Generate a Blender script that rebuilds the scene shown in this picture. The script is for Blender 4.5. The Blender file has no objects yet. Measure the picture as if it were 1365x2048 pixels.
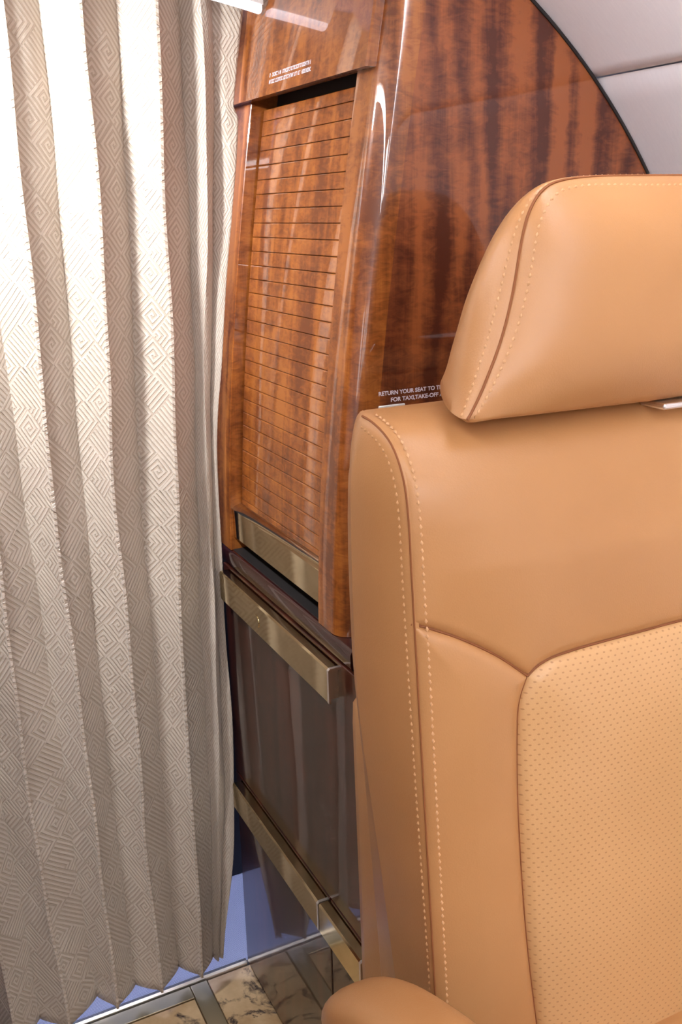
import bpy, math, random
import numpy as np
from mathutils import Matrix, Vector

random.seed(7); rng = np.random.default_rng(7)
S = bpy.context.scene
COL = S.collection

# ------------------------------------------------------------------ camera
# world: X = towards the cabin's right-hand side wall, Y = along the aisle, Z up, metres
cam_d = bpy.data.cameras.new('camera'); cam = bpy.data.objects.new('camera', cam_d); COL.objects.link(cam)
cam_d.sensor_fit = 'VERTICAL'; cam_d.sensor_height = 36.0; cam_d.lens = 36.0 * 1929.0 / 2048.0
cam_d.clip_start = 0.01
_R = np.array([[0.8932, 0.1523, 0.4232], [-0.4492, 0.2569, 0.8557], [-0.0216, 0.9544, -0.2977]])
_q, _ = np.linalg.qr(_R); _q = _q * np.sign(np.sum(_q * _R, axis=0))
M = Matrix.Identity(4)
for i in range(3):
    M[i][0] = _q[i, 0]; M[i][1] = _q[i, 1]; M[i][2] = -_q[i, 2]
M.translation = Vector((0, 0, 1.15))
cam.matrix_world = M
S.camera = cam

# ------------------------------------------------------------------ world, exposure
W = bpy.data.worlds.new('world'); S.world = W; W.use_nodes = True
W.node_tree.nodes['Background'].inputs[0].default_value = (0.75, 0.80, 1.0, 1)
W.node_tree.nodes['Background'].inputs[1].default_value = 0.35
S.view_settings.view_transform = 'Standard'; S.view_settings.look = 'None'
S.view_settings.gamma = 1.0; S.view_settings.use_curve_mapping = False
S.view_settings.exposure = 0.45

E_ARCH = 1.3      # arch lamp over the curtain
E_STRIP_FILL = 12.5     # unseen ceiling strip, added as fill for the seat front
E_GALLEY = 70.0     # bluish lamp in the galley behind the curtain
E_WINDOW_FILL = 2.0    # unseen glowing panes added as fill from the left
E_WASH_FILL = 16.0       # unseen valance added to brighten the side lining
E_COVE = 20.0      # narrow cove strip along the left of the ceiling
E_SPOT = 8.0      # round ceiling downlights

# ------------------------------------------------------------------ material helpers
class NT:
    def __init__(self, name):
        self.mat = bpy.data.materials.new(name); self.mat.use_nodes = True
        self.t = self.mat.node_tree; self.b = self.t.nodes['Principled BSDF']
    def n(self, typ, **kw):
        nd = self.t.nodes.new(typ)
        for k, v in kw.items(): setattr(nd, k, v)
        return nd
    def link(self, a, b): self.t.links.new(a, b)
    def put(self, sock, v):
        if isinstance(v, bpy.types.NodeSocket): self.link(v, sock)
        elif v is not None: sock.default_value = v
    def m(self, op, a, b=None, c=None, clamp=False):
        nd = self.n('ShaderNodeMath', operation=op, use_clamp=clamp)
        self.put(nd.inputs[0], a)
        if b is not None: self.put(nd.inputs[1], b)
        if c is not None: self.put(nd.inputs[2], c)
        return nd.outputs[0]
    def coords(self, kind='Object'):
        return self.n('ShaderNodeTexCoord').outputs[kind]
    def mapping(self, vec, scale=(1, 1, 1), loc=(0, 0, 0)):
        nd = self.n('ShaderNodeMapping'); self.link(vec, nd.inputs[0])
        nd.inputs['Scale'].default_value = scale; nd.inputs['Location'].default_value = loc
        return nd.outputs[0]
    def noise(self, vec, scale=1.0, detail=3.0, rough=0.5, dist=0.0):
        nd = self.n('ShaderNodeTexNoise'); self.link(vec, nd.inputs['Vector'])
        nd.inputs['Scale'].default_value = scale; nd.inputs['Detail'].default_value = detail
        nd.inputs['Roughness'].default_value = rough; nd.inputs['Distortion'].default_value = dist
        return nd.outputs['Fac']
    def ramp(self, fac, stops):
        nd = self.n('ShaderNodeValToRGB'); self.link(fac, nd.inputs[0])
        cr = nd.color_ramp
        while len(cr.elements) < len(stops): cr.elements.new(0.5)
        for e, (p, c) in zip(cr.elements, stops):
            e.position = p; e.color = (*c, 1) if len(c) == 3 else c
        return nd.outputs[0]
    def mix(self, fac, a, b, mode='MIX'):
        nd = self.n('ShaderNodeMix', data_type='RGBA', blend_type=mode)
        self.put(nd.inputs[0], fac)
        for s, v in ((nd.inputs[6], a), (nd.inputs[7], b)):
            self.put(s, (*v, 1) if isinstance(v, tuple) and len(v) == 3 else v)
        return nd.outputs[2]
    def bump(self, h, strength=0.3, dist=0.001):
        nd = self.n('ShaderNodeBump'); self.link(h, nd.inputs['Height'])
        nd.inputs['Strength'].default_value = strength; nd.inputs['Distance'].default_value = dist
        self.link(nd.outputs[0], self.b.inputs['Normal'])
    def set(self, **kw):
        for k, v in kw.items():
            s = self.b.inputs[k.replace('_', ' ')]
            self.put(s, (*v, 1) if isinstance(v, tuple) and len(v) == 3 and s.type == 'RGBA' else v)
        return self

def plain(name, col, rough=0.5, metal=0.0, coat=0.0, spec=0.5):
    k = NT(name); k.set(Base_Color=col, Roughness=rough, Metallic=metal)
    k.b.inputs['Coat Weight'].default_value = coat; k.b.inputs['Coat Roughness'].default_value = 0.03
    k.b.inputs['Specular IOR Level'].default_value = spec
    return k.mat

def emit(name, col, strength):
    k = NT(name); k.set(Base_Color=(0.8, 0.8, 0.8), Emission_Color=col); k.b.inputs['Emission Strength'].default_value = strength
    return k.mat

def lin(r, g, b):
    return tuple(((c / 255) / 12.92 if c / 255 < 0.04045 else ((c / 255 + 0.055) / 1.055) ** 2.4) for c in (r, g, b))

def wood(name, light, mid, dark, axis, band=26.0, coat=1.0, zs=2.6, blotch=0.5, rip=0.20, wavy=False, ior=1.65):
    """figured veneer: vertical ribbons broken by ripples, under clear lacquer; axis = the horizontal axis of the sheet"""
    k = NT(name); v = k.coords()
    along = (band, band, zs)
    warp = k.noise(k.mapping(v, (16, 16, 24)), 1.0, 3.0, 0.6, 0.8)
    big = k.noise(k.mapping(v, along), 1.0, 4.0, 0.55, 0.5)
    ribbon = k.m('ADD', big, k.m('MULTIPLY', k.m('SUBTRACT', warp, 0.5), blotch * 0.6))
    ripple = k.noise(k.mapping(v, (60, 60, 150)), 1.0, 3.0, 0.6, 1.2)
    grain = k.noise(k.mapping(v, (900, 900, 26)), 1.0, 2.0, 0.5)
    if wavy:
        sx = k.n('ShaderNodeSeparateXYZ'); k.link(v, sx.inputs[0])
        d1 = k.noise(k.mapping(v, (9, 9, 3.2)), 1.0, 3.0, 0.55); d2 = k.noise(k.mapping(v, (38, 38, 60)), 1.0, 3.0, 0.6)
        ph = k.m('ADD', k.m('MULTIPLY', sx.outputs[0], 150.0), k.m('ADD', k.m('MULTIPLY', d1, 15.0), k.m('MULTIPLY', d2, 2.4)))
        rib = k.m('MULTIPLY', k.m('SINE', ph), 0.095)
        ribbon = k.m('ADD', k.m('ADD', 0.5, rib), k.m('MULTIPLY', k.m('SUBTRACT', ribbon, 0.5), 0.75))
    fac = k.m('ADD', ribbon, k.m('MULTIPLY', k.m('SUBTRACT', ripple, 0.5), rip))
    fac = k.m('ADD', fac, k.m('MULTIPLY', k.m('SUBTRACT', grain, 0.5), 0.10))
    col = k.ramp(fac, [(0.35, dark), (0.49, mid), (0.63, light)])
    k.set(Base_Color=col, Roughness=0.32)
    k.b.inputs['Coat Weight'].default_value = coat; k.b.inputs['Coat Roughness'].default_value = 0.015
    k.b.inputs['Coat IOR'].default_value = ior
    k.b.inputs['Specular IOR Level'].default_value = 0.3
    return k.mat

MAT = {}
MAT['bulkhead'] = wood('figured_veneer', lin(146, 82, 43), lin(115, 60, 33), lin(76, 34, 21), 'X', 36.0, blotch=0.7, zs=3.2, rip=0.30, wavy=True, ior=1.5)
MAT['veneer'] = wood('cabinet_veneer', lin(164, 98, 42), lin(138, 77, 32), lin(104, 53, 22), 'Y', 34.0, blotch=0.8, rip=0.42)
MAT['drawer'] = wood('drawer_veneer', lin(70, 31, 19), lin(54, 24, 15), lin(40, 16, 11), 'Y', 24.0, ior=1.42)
MAT['edge'] = plain('burgundy_lacquer', lin(44, 14, 14), 0.2, 0, 1.0)
MAT['dark'] = plain('black_recess', (0.012, 0.010, 0.010), 0.6)
MAT['white'] = plain('white_plastic', (0.82, 0.82, 0.80), 0.4)
MAT['print'] = plain('white_print', (0.80, 0.76, 0.84), 0.5)
MAT['chrome'] = plain('polished_edge', (0.93, 0.91, 0.89), 0.34, 1.0)
MAT['slat_gap'] = plain('brown_backing', lin(84, 42, 20), 0.5)
MAT['foam'] = plain('dark_plastic', (0.03, 0.028, 0.03), 0.45)

def brass():
    k = NT('champagne_metal')
    n = k.noise(k.mapping(k.coords(), (60, 60, 60)), 1.0, 3.0)
    k.set(Base_Color=k.ramp(n, [(0.3, lin(206, 190, 152)), (0.7, lin(216, 200, 164))]), Metallic=1.0, Roughness=0.09)
    return k.mat
MAT['brass'] = brass()
MAT['inlay'] = plain('brushed_inlay', lin(206, 192, 160), 0.5, 1.0)

def leather(name, a, b, perf=False):
    k = NT(name); v = k.coords()
    tone = k.noise(k.mapping(v, (7, 7, 7)), 1.0, 2.0)
    fine = k.noise(k.mapping(v, (700, 700, 700)), 1.0, 2.0, 0.6)
    wr = k.noise(k.mapping(v, (16, 30, 30)), 1.0, 4.0, 0.55, 0.8)
    vor = k.n('ShaderNodeTexVoronoi'); k.link(v, vor.inputs['Vector']); vor.inputs['Scale'].default_value = 650
    col = k.ramp(tone, [(0.35, a), (0.65, b)])
    h = k.m('ADD', k.m('MULTIPLY', fine, 0.25), k.m('MULTIPLY', vor.outputs['Distance'], 0.25))
    h = k.m('ADD', h, k.m('MULTIPLY', wr, 1.0))
    if perf:
        uv = k.n('ShaderNodeSeparateXYZ'); k.link(k.coords('UV'), uv.inputs[0])
        ux = k.m('MULTIPLY', uv.outputs[0], 1 / 0.0068); uy = k.m('MULTIPLY', uv.outputs[1], 1 / 0.0044)
        row = k.m('FLOOR', uy)
        ux = k.m('ADD', ux, k.m('MULTIPLY', k.m('MODULO', row, 2.0), 0.5))
        fx = k.m('MULTIPLY', k.m('SUBTRACT', k.m('FRACT', ux), 0.5), 0.0068)
        fy = k.m('MULTIPLY', k.m('SUBTRACT', k.m('FRACT', uy), 0.5), 0.0044)
        r2 = k.m('SQRT', k.m('ADD', k.m('POWER', k.m('MULTIPLY', fx, 0.6), 2.0), k.m('POWER', fy, 2.0)))
        hole = k.m('SUBTRACT', 1.0, k.m('MULTIPLY', k.m('SUBTRACT', r2, 0.00045), 2600.0), clamp=True)
        hole = k.m('MINIMUM', k.m('MAXIMUM', hole, 0.0), 1.0)
        col = k.mix(k.m('MULTIPLY', hole, 0.55), col, lin(150, 100, 55))
        h = k.m('SUBTRACT', h, k.m('MULTIPLY', hole, 0.8))
    k.set(Base_Color=col, Roughness=k.m('ADD', 0.27, k.m('MULTIPLY', fine, 0.14)))
    k.b.inputs['Specular IOR Level'].default_value = 0.5
    k.bump(h, 0.16, 0.0012)
    return k.mat
MAT['leather'] = leather('tan_leather', lin(184, 133, 84), lin(191, 140, 90))
MAT['leather_perf'] = leather('perforated_light_leather', lin(207, 162, 110), lin(213, 168, 116), True)
MAT['thread'] = plain('tan_thread', lin(212, 162, 114), 0.5)
MAT['piping'] = plain('dark_seam', lin(140, 84, 44), 0.7)

def fabric():
    """silky woven cloth with a raised key-fret pattern set on the diagonal; UV in metres"""
    k = NT('key_fret_fabric')
    uv = k.n('ShaderNodeSeparateXYZ'); k.link(k.coords('UV'), uv.inputs[0])
    u, v = uv.outputs[0], uv.outputs[1]
    wob = k.noise(k.mapping(k.coords('UV'), (30, 30, 1)), 1.0, 2.0)
    s = 0.0285
    a = k.m('MULTIPLY', k.m('ADD', k.m('MULTIPLY', u, 1.0), k.m('MULTIPLY', v, 0.82)), 0.7071 / s)
    b = k.m('MULTIPLY', k.m('SUBTRACT', k.m('MULTIPLY', u, 1.0), k.m('MULTIPLY', v, 0.82)), 0.7071 / s)
    ia, ib = k.m('FLOOR', a), k.m('FLOOR', b)
    fa = k.m('SUBTRACT', k.m('FRACT', a), 0.5); fb = k.m('SUBTRACT', k.m('FRACT', b), 0.5)
    cx = k.n('ShaderNodeCombineXYZ'); k.link(ia, cx.inputs[0]); k.link(ib, cx.inputs[1])
    wn = k.n('ShaderNodeTexWhiteNoise', noise_dimensions='3D'); k.link(cx.outputs[0], wn.inputs[0])
    r = wn.outputs['Value']
    ang = k.m('MULTIPLY', k.m('ARCTAN2', fb, fa), 1 / (2 * math.pi) / 6.0)
    cheb = k.m('ADD', k.m('MAXIMUM', k.m('ABSOLUTE', fa), k.m('ABSOLUTE', fb)), ang)
    corner = k.m('MAXIMUM', k.m('ADD', fa, 0.5), k.m('ADD', fb, 0.5))
    isring = k.m('LESS_THAN', r, 0.48); isa = k.m('LESS_THAN', r, 0.68); isb = k.m('LESS_THAN', r, 0.84)
    def sel(c, x, y):
        return k.m('ADD', k.m('MULTIPLY', c, x), k.m('MULTIPLY', k.m('SUBTRACT', 1.0, c), y))
    t = sel(isring, cheb, sel(isa, fa, sel(isb, fb, corner)))
    wave = k.m('SINE', k.m('MULTIPLY', t, 2 * math.pi * 6.0))
    line = k.m('MULTIPLY', k.m('ADD', wave, 0.55), 1.6, clamp=True)
    weave = k.m('SINE', k.m('MULTIPLY', v, 2 * math.pi / 0.0012))
    soft = k.noise(k.mapping(k.coords('UV'), (55, 28, 1)), 1.0, 4.0, 0.6, 0.6)
    col = k.mix(line, lin(186, 172, 155), lin(208, 198, 185))
    k.set(Base_Color=col, Roughness=0.42)
    k.b.inputs['Sheen Weight'].default_value = 0.25; k.b.inputs['Sheen Roughness'].default_value = 0.4
    k.b.inputs['Specular IOR Level'].default_value = 0.45
    h = k.m('ADD', line, k.m('ADD', k.m('MULTIPLY', weave, 0.05), k.m('MULTIPLY', soft, 3.2)))
    k.bump(h, 0.75, 0.0012)
    return k.mat
MAT['fabric'] = fabric()
MAT['fabric_thread'] = plain('curtain_thread', lin(222, 208, 190), 0.6)

def marble():
    k = NT('veined_stone'); v = k.coords()
    w = k.noise(k.mapping(v, (8, 8, 8)), 1.0, 6.0, 0.6, 1.2)
    vein = k.m('SUBTRACT', 1.0, k.m('MULTIPLY', k.m('ABSOLUTE', k.m('SUBTRACT', w, 0.5)), 26.0), clamp=True)
    brk = k.noise(k.mapping(v, (42, 42, 42)), 1.0, 4.0, 0.6)
    vein = k.m('MULTIPLY', vein, k.m('MULTIPLY', k.m('SUBTRACT', brk, 0.40), 6.0, clamp=True))
    cl = k.noise(k.mapping(v, (16, 16, 16)), 1.0, 4.0, 0.6)
    base = k.ramp(cl, [(0.3, lin(172, 140, 100)), (0.7, lin(214, 186, 146))])
    k.set(Base_Color=k.mix(vein, base, lin(52, 44, 50)), Roughness=0.28)
    return k.mat
MAT['marble'] = marble()

def carpet():
    k = NT('dotted_carpet'); v = k.coords()
    vor = k.n('ShaderNodeTexVoronoi', voronoi_dimensions='2D'); k.link(k.mapping(v, (120, 120, 1)), vor.inputs['Vector']); vor.inputs['Randomness'].default_value = 0.1
    k.set(Base_Color=k.ramp(vor.outputs['Distance'], [(0.30, (0.72, 0.74, 0.84)), (0.52, (0.22, 0.25, 0.42))]), Roughness=0.8)
    k.bump(k.m('MULTIPLY', vor.outputs['Distance'], -1.0), 0.5, 0.002)
    return k.mat
MAT['carpet'] = carpet()

def wallcloth():
    k = NT('white_wall_covering'); v = k.coords()
    n = k.noise(k.mapping(v, (90, 500, 90)), 1.0, 3.0)
    k.set(Base_Color=k.ramp(n, [(0.3, (0.84, 0.825, 0.86)), (0.7, (0.87, 0.855, 0.885))]), Roughness=0.55)
    k.bump(n, 0.12, 0.0008)
    return k.mat
MAT['sidewall'] = wallcloth()
MAT['lower_lining'] = plain('brown_lower_lining', lin(96, 74, 54), 0.7)
MAT['ceiling'] = plain('ceiling_white', (0.78, 0.77, 0.80), 0.6)
MAT['galley_wall'] = plain('galley_grey', (0.008, 0.008, 0.012), 0.5)
MAT['arch_lamp'] = emit('arch_lamp_glow', (0.90, 0.88, 1.0, 1), E_ARCH)
MAT['strip_fill'] = emit('strip_fill_glow', (0.97, 0.97, 1.0, 1), E_STRIP_FILL)
MAT['spot_lamp'] = emit('downlight_glow', (0.98, 0.98, 1.0, 1), E_SPOT)
MAT['cove_lamp'] = emit('cove_lamp_glow', (0.97, 0.96, 1.0, 1), E_COVE)
MAT['wash_fill'] = emit('wash_fill_glow', (0.96, 0.95, 1.0, 1), E_WASH_FILL)
MAT['window_fill'] = emit('window_fill_glow', (0.95, 0.97, 1.0, 1), E_WINDOW_FILL)
MAT['galley_lamp'] = emit('galley_lamp_glow', (0.55, 0.62, 1.0, 1), E_GALLEY)

# ------------------------------------------------------------------ object helpers
def obj(name, verts, faces, mat, parent=None, smooth=True, angle=40, uv=None, bevel=0.0):
    me = bpy.data.meshes.new(name)
    me.from_pydata([tuple(map(float, v)) for v in verts], [], [tuple(map(int, f)) for f in faces]); me.update()
    me.materials.append(MAT[mat])
    if uv is not None:
        ul = me.uv_layers.new(name='UVMap')
        idx = np.empty(len(me.loops), dtype=np.int32); me.loops.foreach_get('vertex_index', idx)
        ul.data.foreach_set('uv', np.asarray(uv, dtype=np.float32)[idx].ravel())
    if smooth:
        me.polygons.foreach_set('use_smooth', [True] * len(me.polygons))
        me.set_sharp_from_angle(angle=math.radians(angle))
    o = bpy.data.objects.new(name, me); COL.objects.link(o)
    if parent is not None:
        o.parent = parent; o.matrix_parent_inverse = Matrix.Translation(-parent.location)
    if bevel:
        md = o.modifiers.new('bevel', 'BEVEL'); md.width = bevel; md.segments = 3; md.limit_method = 'ANGLE'
        for p in me.polygons: p.use_smooth = True
    return o

def empty(name, loc):
    o = bpy.data.objects.new(name, None); o.location = loc; o.empty_display_size = 0.05; COL.objects.link(o)
    return o

def tag(o, label=None, cat=None, group=None, kind=None):
    if label: o['label'] = label
    if cat: o['category'] = cat
    if group: o['group'] = group
    if kind: o['kind'] = kind
    return o

def grid_faces(nu, nv, flip=False, off=0):
    f = []
    for i in range(nu - 1):
        for j in range(nv - 1):
            q = (off + i * nv + j, off + (i + 1) * nv + j, off + (i + 1) * nv + j + 1, off + i * nv + j + 1)
            f.append(q[::-1] if flip else q)
    return f

def box(x0, x1, y0, y1, z0, z1):
    v = [(x, y, z) for x in (x0, x1) for y in (y0, y1) for z in (z0, z1)]
    f = [(0, 1, 3, 2), (4, 6, 7, 5), (0, 4, 5, 1), (2, 3, 7, 6), (0, 2, 6, 4), (1, 5, 7, 3)]
    return v, f

def extrude_path(sections):
    """closed cross-section loops (lists of 3D points) joined one after another, ends capped"""
    n = len(sections[0]); v = [p for s in sections for p in s]; f = []
    for k in range(len(sections) - 1):
        for i in range(n):
            j = (i + 1) % n
            f.append((k * n + i, k * n + j, (k + 1) * n + j, (k + 1) * n + i))
    f.append(tuple(range(n))[::-1]); f.append(tuple((len(sections) - 1) * n + i for i in range(n)))
    return v, f

def tube(points, r, seg=8, rx=None):
    pts = [Vector(p) for p in points]; secs = []
    for i, p in enumerate(pts):
        d = (pts[min(i + 1, len(pts) - 1)] - pts[max(i - 1, 0)]).normalized()
        a = d.cross(Vector((0, 0, 1)))
        if a.length < 1e-4: a = Vector((1, 0, 0))
        a.normalize(); b = a.cross(d).normalized()
        rr = r[i] if isinstance(r, (list, tuple)) else r
        secs.append([tuple(p + a * math.cos(t) * rr + b * math.sin(t) * rr) for t in [2 * math.pi * k / seg for k in range(seg)]])
    return extrude_path(secs)

def stitch_mesh(points, normals, spacing, length, width, height):
    """a row of small raised thread dashes along a polyline"""
    P = np.asarray(points, float); N = np.asarray(normals, float)
    d = np.r_[0, np.cumsum(np.linalg.norm(np.diff(P, axis=0), axis=1))]
    ts = np.arange(spacing / 2, d[-1], spacing); V = []; F = []
    for t in ts:
        c = np.array([np.interp(t, d, P[:, i]) for i in range(3)])
        e = np.array([np.interp(min(t + 0.001, d[-1]), d, P[:, i]) for i in range(3)]) - np.array([np.interp(max(t - 0.001, 0), d, P[:, i]) for i in range(3)])
        e /= np.linalg.norm(e) + 1e-9
        n = np.array([np.interp(t, d, N[:, i]) for i in range(3)]); n /= np.linalg.norm(n) + 1e-9
        s = np.cross(e, n)
        o = len(V)
        V += [c - e * length / 2 - n * height * 0.4, c + e * length / 2 - n * height * 0.4, c + s * width / 2, c - s * width / 2, c + n * height]
        F += [(o, o + 2, o + 4), (o + 2, o + 1, o + 4), (o + 1, o + 3, o + 4), (o + 3, o, o + 4)]
    return V, F

def catmull(pts, n=12):
    P = np.asarray(pts, float); P = np.vstack([2 * P[0] - P[1], P, 2 * P[-1] - P[-2]]); out = []
    for i in range(1, len(P) - 2):
        for t in np.linspace(0, 1, n, endpoint=False):
            a, b, c, d = P[i - 1], P[i], P[i + 1], P[i + 2]
            out.append(0.5 * (2 * b + (c - a) * t + (2 * a - 5 * b + 4 * c - d) * t * t + (3 * b - a - 3 * c + d) * t ** 3))
    out.append(P[-2]); return np.array(out)

def resample(P, n, ease=False):
    P = np.asarray(P, float); d = np.r_[0, np.cumsum(np.linalg.norm(np.diff(P, axis=0), axis=1))]
    s = np.linspace(0, 1, n)
    if ease: s = 0.35 * s + 0.65 * (0.5 - 0.5 * np.cos(math.pi * s))
    return np.stack([np.interp(s * d[-1], d, P[:, i]) for i in range(P.shape[1])], 1)

# ================================================================== THE SETTING
CX, CZ, CR = 0.228, 0.763, 0.707         # fuselage lining: circle centre and radius
YB = 0.84                                # bulkhead front face
def xc(z):                               # aisle face of the cabinet, leaning outward towards the ceiling
    return 0.411 + (0.1476 * (z - 0.70) ** 1.654 if z > 0.70 else 0.0)
def lining(z):                           # X of the right-hand lining at height z
    return CX + math.sqrt(max(CR ** 2 - max(z - CZ, 0) ** 2, 0))

# floor: galley carpet, stone tiles with metal inlays
tag(obj('floor', *box(-0.62, 1.05, -2.4, 2.6, -0.06, -0.012), 'foam', smooth=False), kind='structure')
tag(obj('floor', *box(-0.62, 1.05, 1.2155, 2.6, -0.012, -0.001), 'carpet', smooth=False), kind='structure').name = 'floor_carpet'
fl = tag(empty('floor_stone', (0.2, 1.0, 0)), kind='structure')
for (x0, x1, y0, y1) in ((0.342, 0.62, 0.70, 1.203), (-0.03, 0.312, 0.78, 1.176), (-0.40, -0.06, 0.78, 1.176),
                         (0.342, 0.62, 0.20, 0.695), (-0.03, 0.312, 0.30, 0.775), (-0.40, -0.06, 0.30, 0.775)):
    obj('tile', *box(x0, x1, y0, y1, -0.012, 0.0), 'marble', fl, bevel=0.001)
obj('metal_inlay', *box(0.3135, 0.3405, -0.6, 1.203, -0.012, 0.0015), 'inlay', fl, bevel=0.001)
obj('metal_inlay', *box(-0.40, 0.3125, 1.1775, 1.203, -0.012, 0.0015), 'inlay', fl, bevel=0.001)
obj('tile', *box(-0.40, 0.62, -2.3, 0.195, -0.012, -0.001), 'marble', fl)
v, f = extrude_path([[(x, 1.205, -0.01), (x, 1.205, 0.004), (x, 1.2075, 0.007), (x, 1.2125, 0.007), (x, 1.215, 0.004), (x, 1.215, -0.01)] for x in (-0.45, 0.41)])
tag(obj('trim_1', v, f, 'chrome', angle=30), 'polished metal threshold strip under the curtain', kind='structure')

# bulkhead facing the seat
zs = np.linspace(0.0, 1.455, 60)
loop = [(xc(z) + 0.034, z) for z in zs] 
right = []
for z in zs[::-1]:
    if z > CZ:
        right.append((lining(z) - 0.004, z))
    else: right.append((CX + CR - 0.004, z))
right = [(max(x, xc(z) + 0.04), z) for x, z in right]
n = len(zs); V = []; F = []
for (yy) in (YB, YB + 0.018):
    for (x, z) in loop: V.append((x, yy, z))
    for (x, z) in right[::-1]: V.append((x, yy, z))
for i in range(n - 1):
    F.append((i, n + i, n + i + 1, i + 1)); F.append((2 * n + i, 2 * n + i + 1, 3 * n + i + 1, 3 * n + i))
    F.append((n + i, 3 * n + i, 3 * n + i + 1, n + i + 1)); F.append((i, i + 1, 2 * n + i + 1, 2 * n + i))
wb = tag(obj('wall_back', V, F, 'bulkhead', angle=30), 'glossy figured wood bulkhead behind the seat', kind='structure')
# dark gasket between bulkhead and lining
arc = [(CX + (CR - 0.002) * math.cos(a), YB - 0.001, CZ + (CR - 0.002) * math.sin(a)) for a in np.linspace(0.0, 1.30, 60)]
obj('gasket', *tube(arc, 0.0017, 6), 'dark', wb)

def text_mesh(body, size, mat, parent, loc, rot, name):
    cu = bpy.data.curves.new(name, 'FONT'); cu.body = body; cu.size = size; cu.extrude = 0.00008; cu.offset = 0.00016
    to = bpy.data.objects.new('tmp_text', cu); COL.objects.link(to)
    bpy.context.view_layer.update()
    me = bpy.data.meshes.new_from_object(to.evaluated_get(bpy.context.evaluated_depsgraph_get()))
    bpy.data.objects.remove(to)
    me.materials.clear(); me.materials.append(MAT[mat]); me.name = name
    w = max(v.co.x for v in me.vertices)
    me.transform(Matrix.Translation(loc) @ rot)
    o = bpy.data.objects.new(name, me); COL.objects.link(o); o.parent = parent; o.matrix_parent_inverse = Matrix.Translation(-parent.location)
    return o, w
RX = Matrix.Rotation(math.radians(90), 4, 'X')
def fit_text(body, width, cap, loc, name):
    o, w = text_mesh(body, cap / 0.69, 'print', wb, (0, 0, 0), Matrix.Identity(4), name)
    o.data.transform(Matrix.Translation(loc) @ RX @ Matrix.Diagonal((width / w, 1, 1, 1)))
    return o
fit_text('RETURN YOUR SEAT TO THE', 0.0790, 0.0040, (0.4600, YB - 0.0004, 0.9722), 'lettering')
fit_text('FOR TAXI,TAKE-OFF AND', 0.0720, 0.0040, (0.4740, YB - 0.0004, 0.9650), 'lettering')
obj('switch_plate', *box(0.4595, 0.4900, YB - 0.0025, YB, 0.938, 0.9622), 'white', wb, bevel=0.001)

# side lining, right-hand: panels with a seam along the cabin
AS = math.atan2(1.272 - CZ, math.sqrt(CR ** 2 - (1.272 - CZ) ** 2))
def lining_patch(a0, a1, y0, y1, mat, parent, name, roll=0.004):
    na, ny = 40, 14
    A = np.linspace(a0, a1, na); V = []
    for i, a in enumerate(A):
        e = min(a - a0, a1 - a) * CR
        rr = CR + (roll * (1 - min(e / 0.008, 1)) ** 2)
        for y in np.linspace(y0, y1, ny):
            V.append((CX + rr * math.cos(a), y, CZ + rr * math.sin(a)))
    n0 = len(V)
    for i, a in enumerate(A):
        for y in np.linspace(y0, y1, ny): V.append((CX + (CR + 0.02) * math.cos(a), y, CZ + (CR + 0.02) * math.sin(a)))
    F = grid_faces(na, ny) + grid_faces(na, ny, True, n0)
    return obj(name, V, F, mat, parent)
wr = tag(empty('wall_right', (CX + CR, -0.5, 0.7)), 'white padded side lining beside the seat', kind='structure')
lining_patch(0.0, AS - 0.0012, -2.4, YB + 0.03, 'sidewall', wr, 'panel')
lining_patch(AS + 0.0012, 1.25, -2.4, YB + 0.03, 'sidewall', wr, 'panel')
obj('lower_panel', *box(CX + CR, CX + CR + 0.02, -2.4, YB + 0.03, 0.0, CZ + 0.01), 'sidewall', wr)
ce = tag(empty('ceiling', (CX, -0.5, 1.47)), kind='structure')
lining_patch(1.255, math.pi - 1.255, -2.4, 2.6, 'ceiling', ce, 'panel')
wl = tag(empty('wall_left', (CX - CR, -0.5, 0.7)), kind='structure')
lining_patch(math.pi - 1.25, math.pi - 0.02, -2.4, 2.6, 'sidewall', wl, 'panel')
obj('lower_panel', *box(CX - CR - 0.02, CX - CR, -2.4, 2.6, 0.0, CZ + 0.01), 'lower_lining', wl)
tag(obj('wall_front', *box(-0.55, 1.0, -2.42, -2.40, 0, 1.5), 'bulkhead', smooth=False), kind='structure')
tag(obj('wall_galley', *box(-0.50, 0.95, 1.42, 1.44, 0, 1.44), 'galley_wall', smooth=False), kind='structure')

# unseen wooden partition, added across the aisle to block bounced light
secs = []
for z in np.linspace(0.0, 1.40, 40):
    xf = 0.018 - (xc(z) - 0.411); xw = CX - math.sqrt(max((CR - 0.004) ** 2 - max(z - CZ, 0) ** 2, 0.0)); xw = min(xw, xf - 0.02)
    secs.append([(xf - 0.022 + 0.022 * math.cos(a), 0.872 - 0.022 * math.sin(a), z) for a in np.linspace(math.pi / 2, 0, 7)] + [(xf, 1.33, z), (xw, 1.33, z), (xw, 0.85, z)])
tag(obj('aisle_light_blocker', *extrude_path(secs), 'veneer', angle=35), kind='structure')
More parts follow.
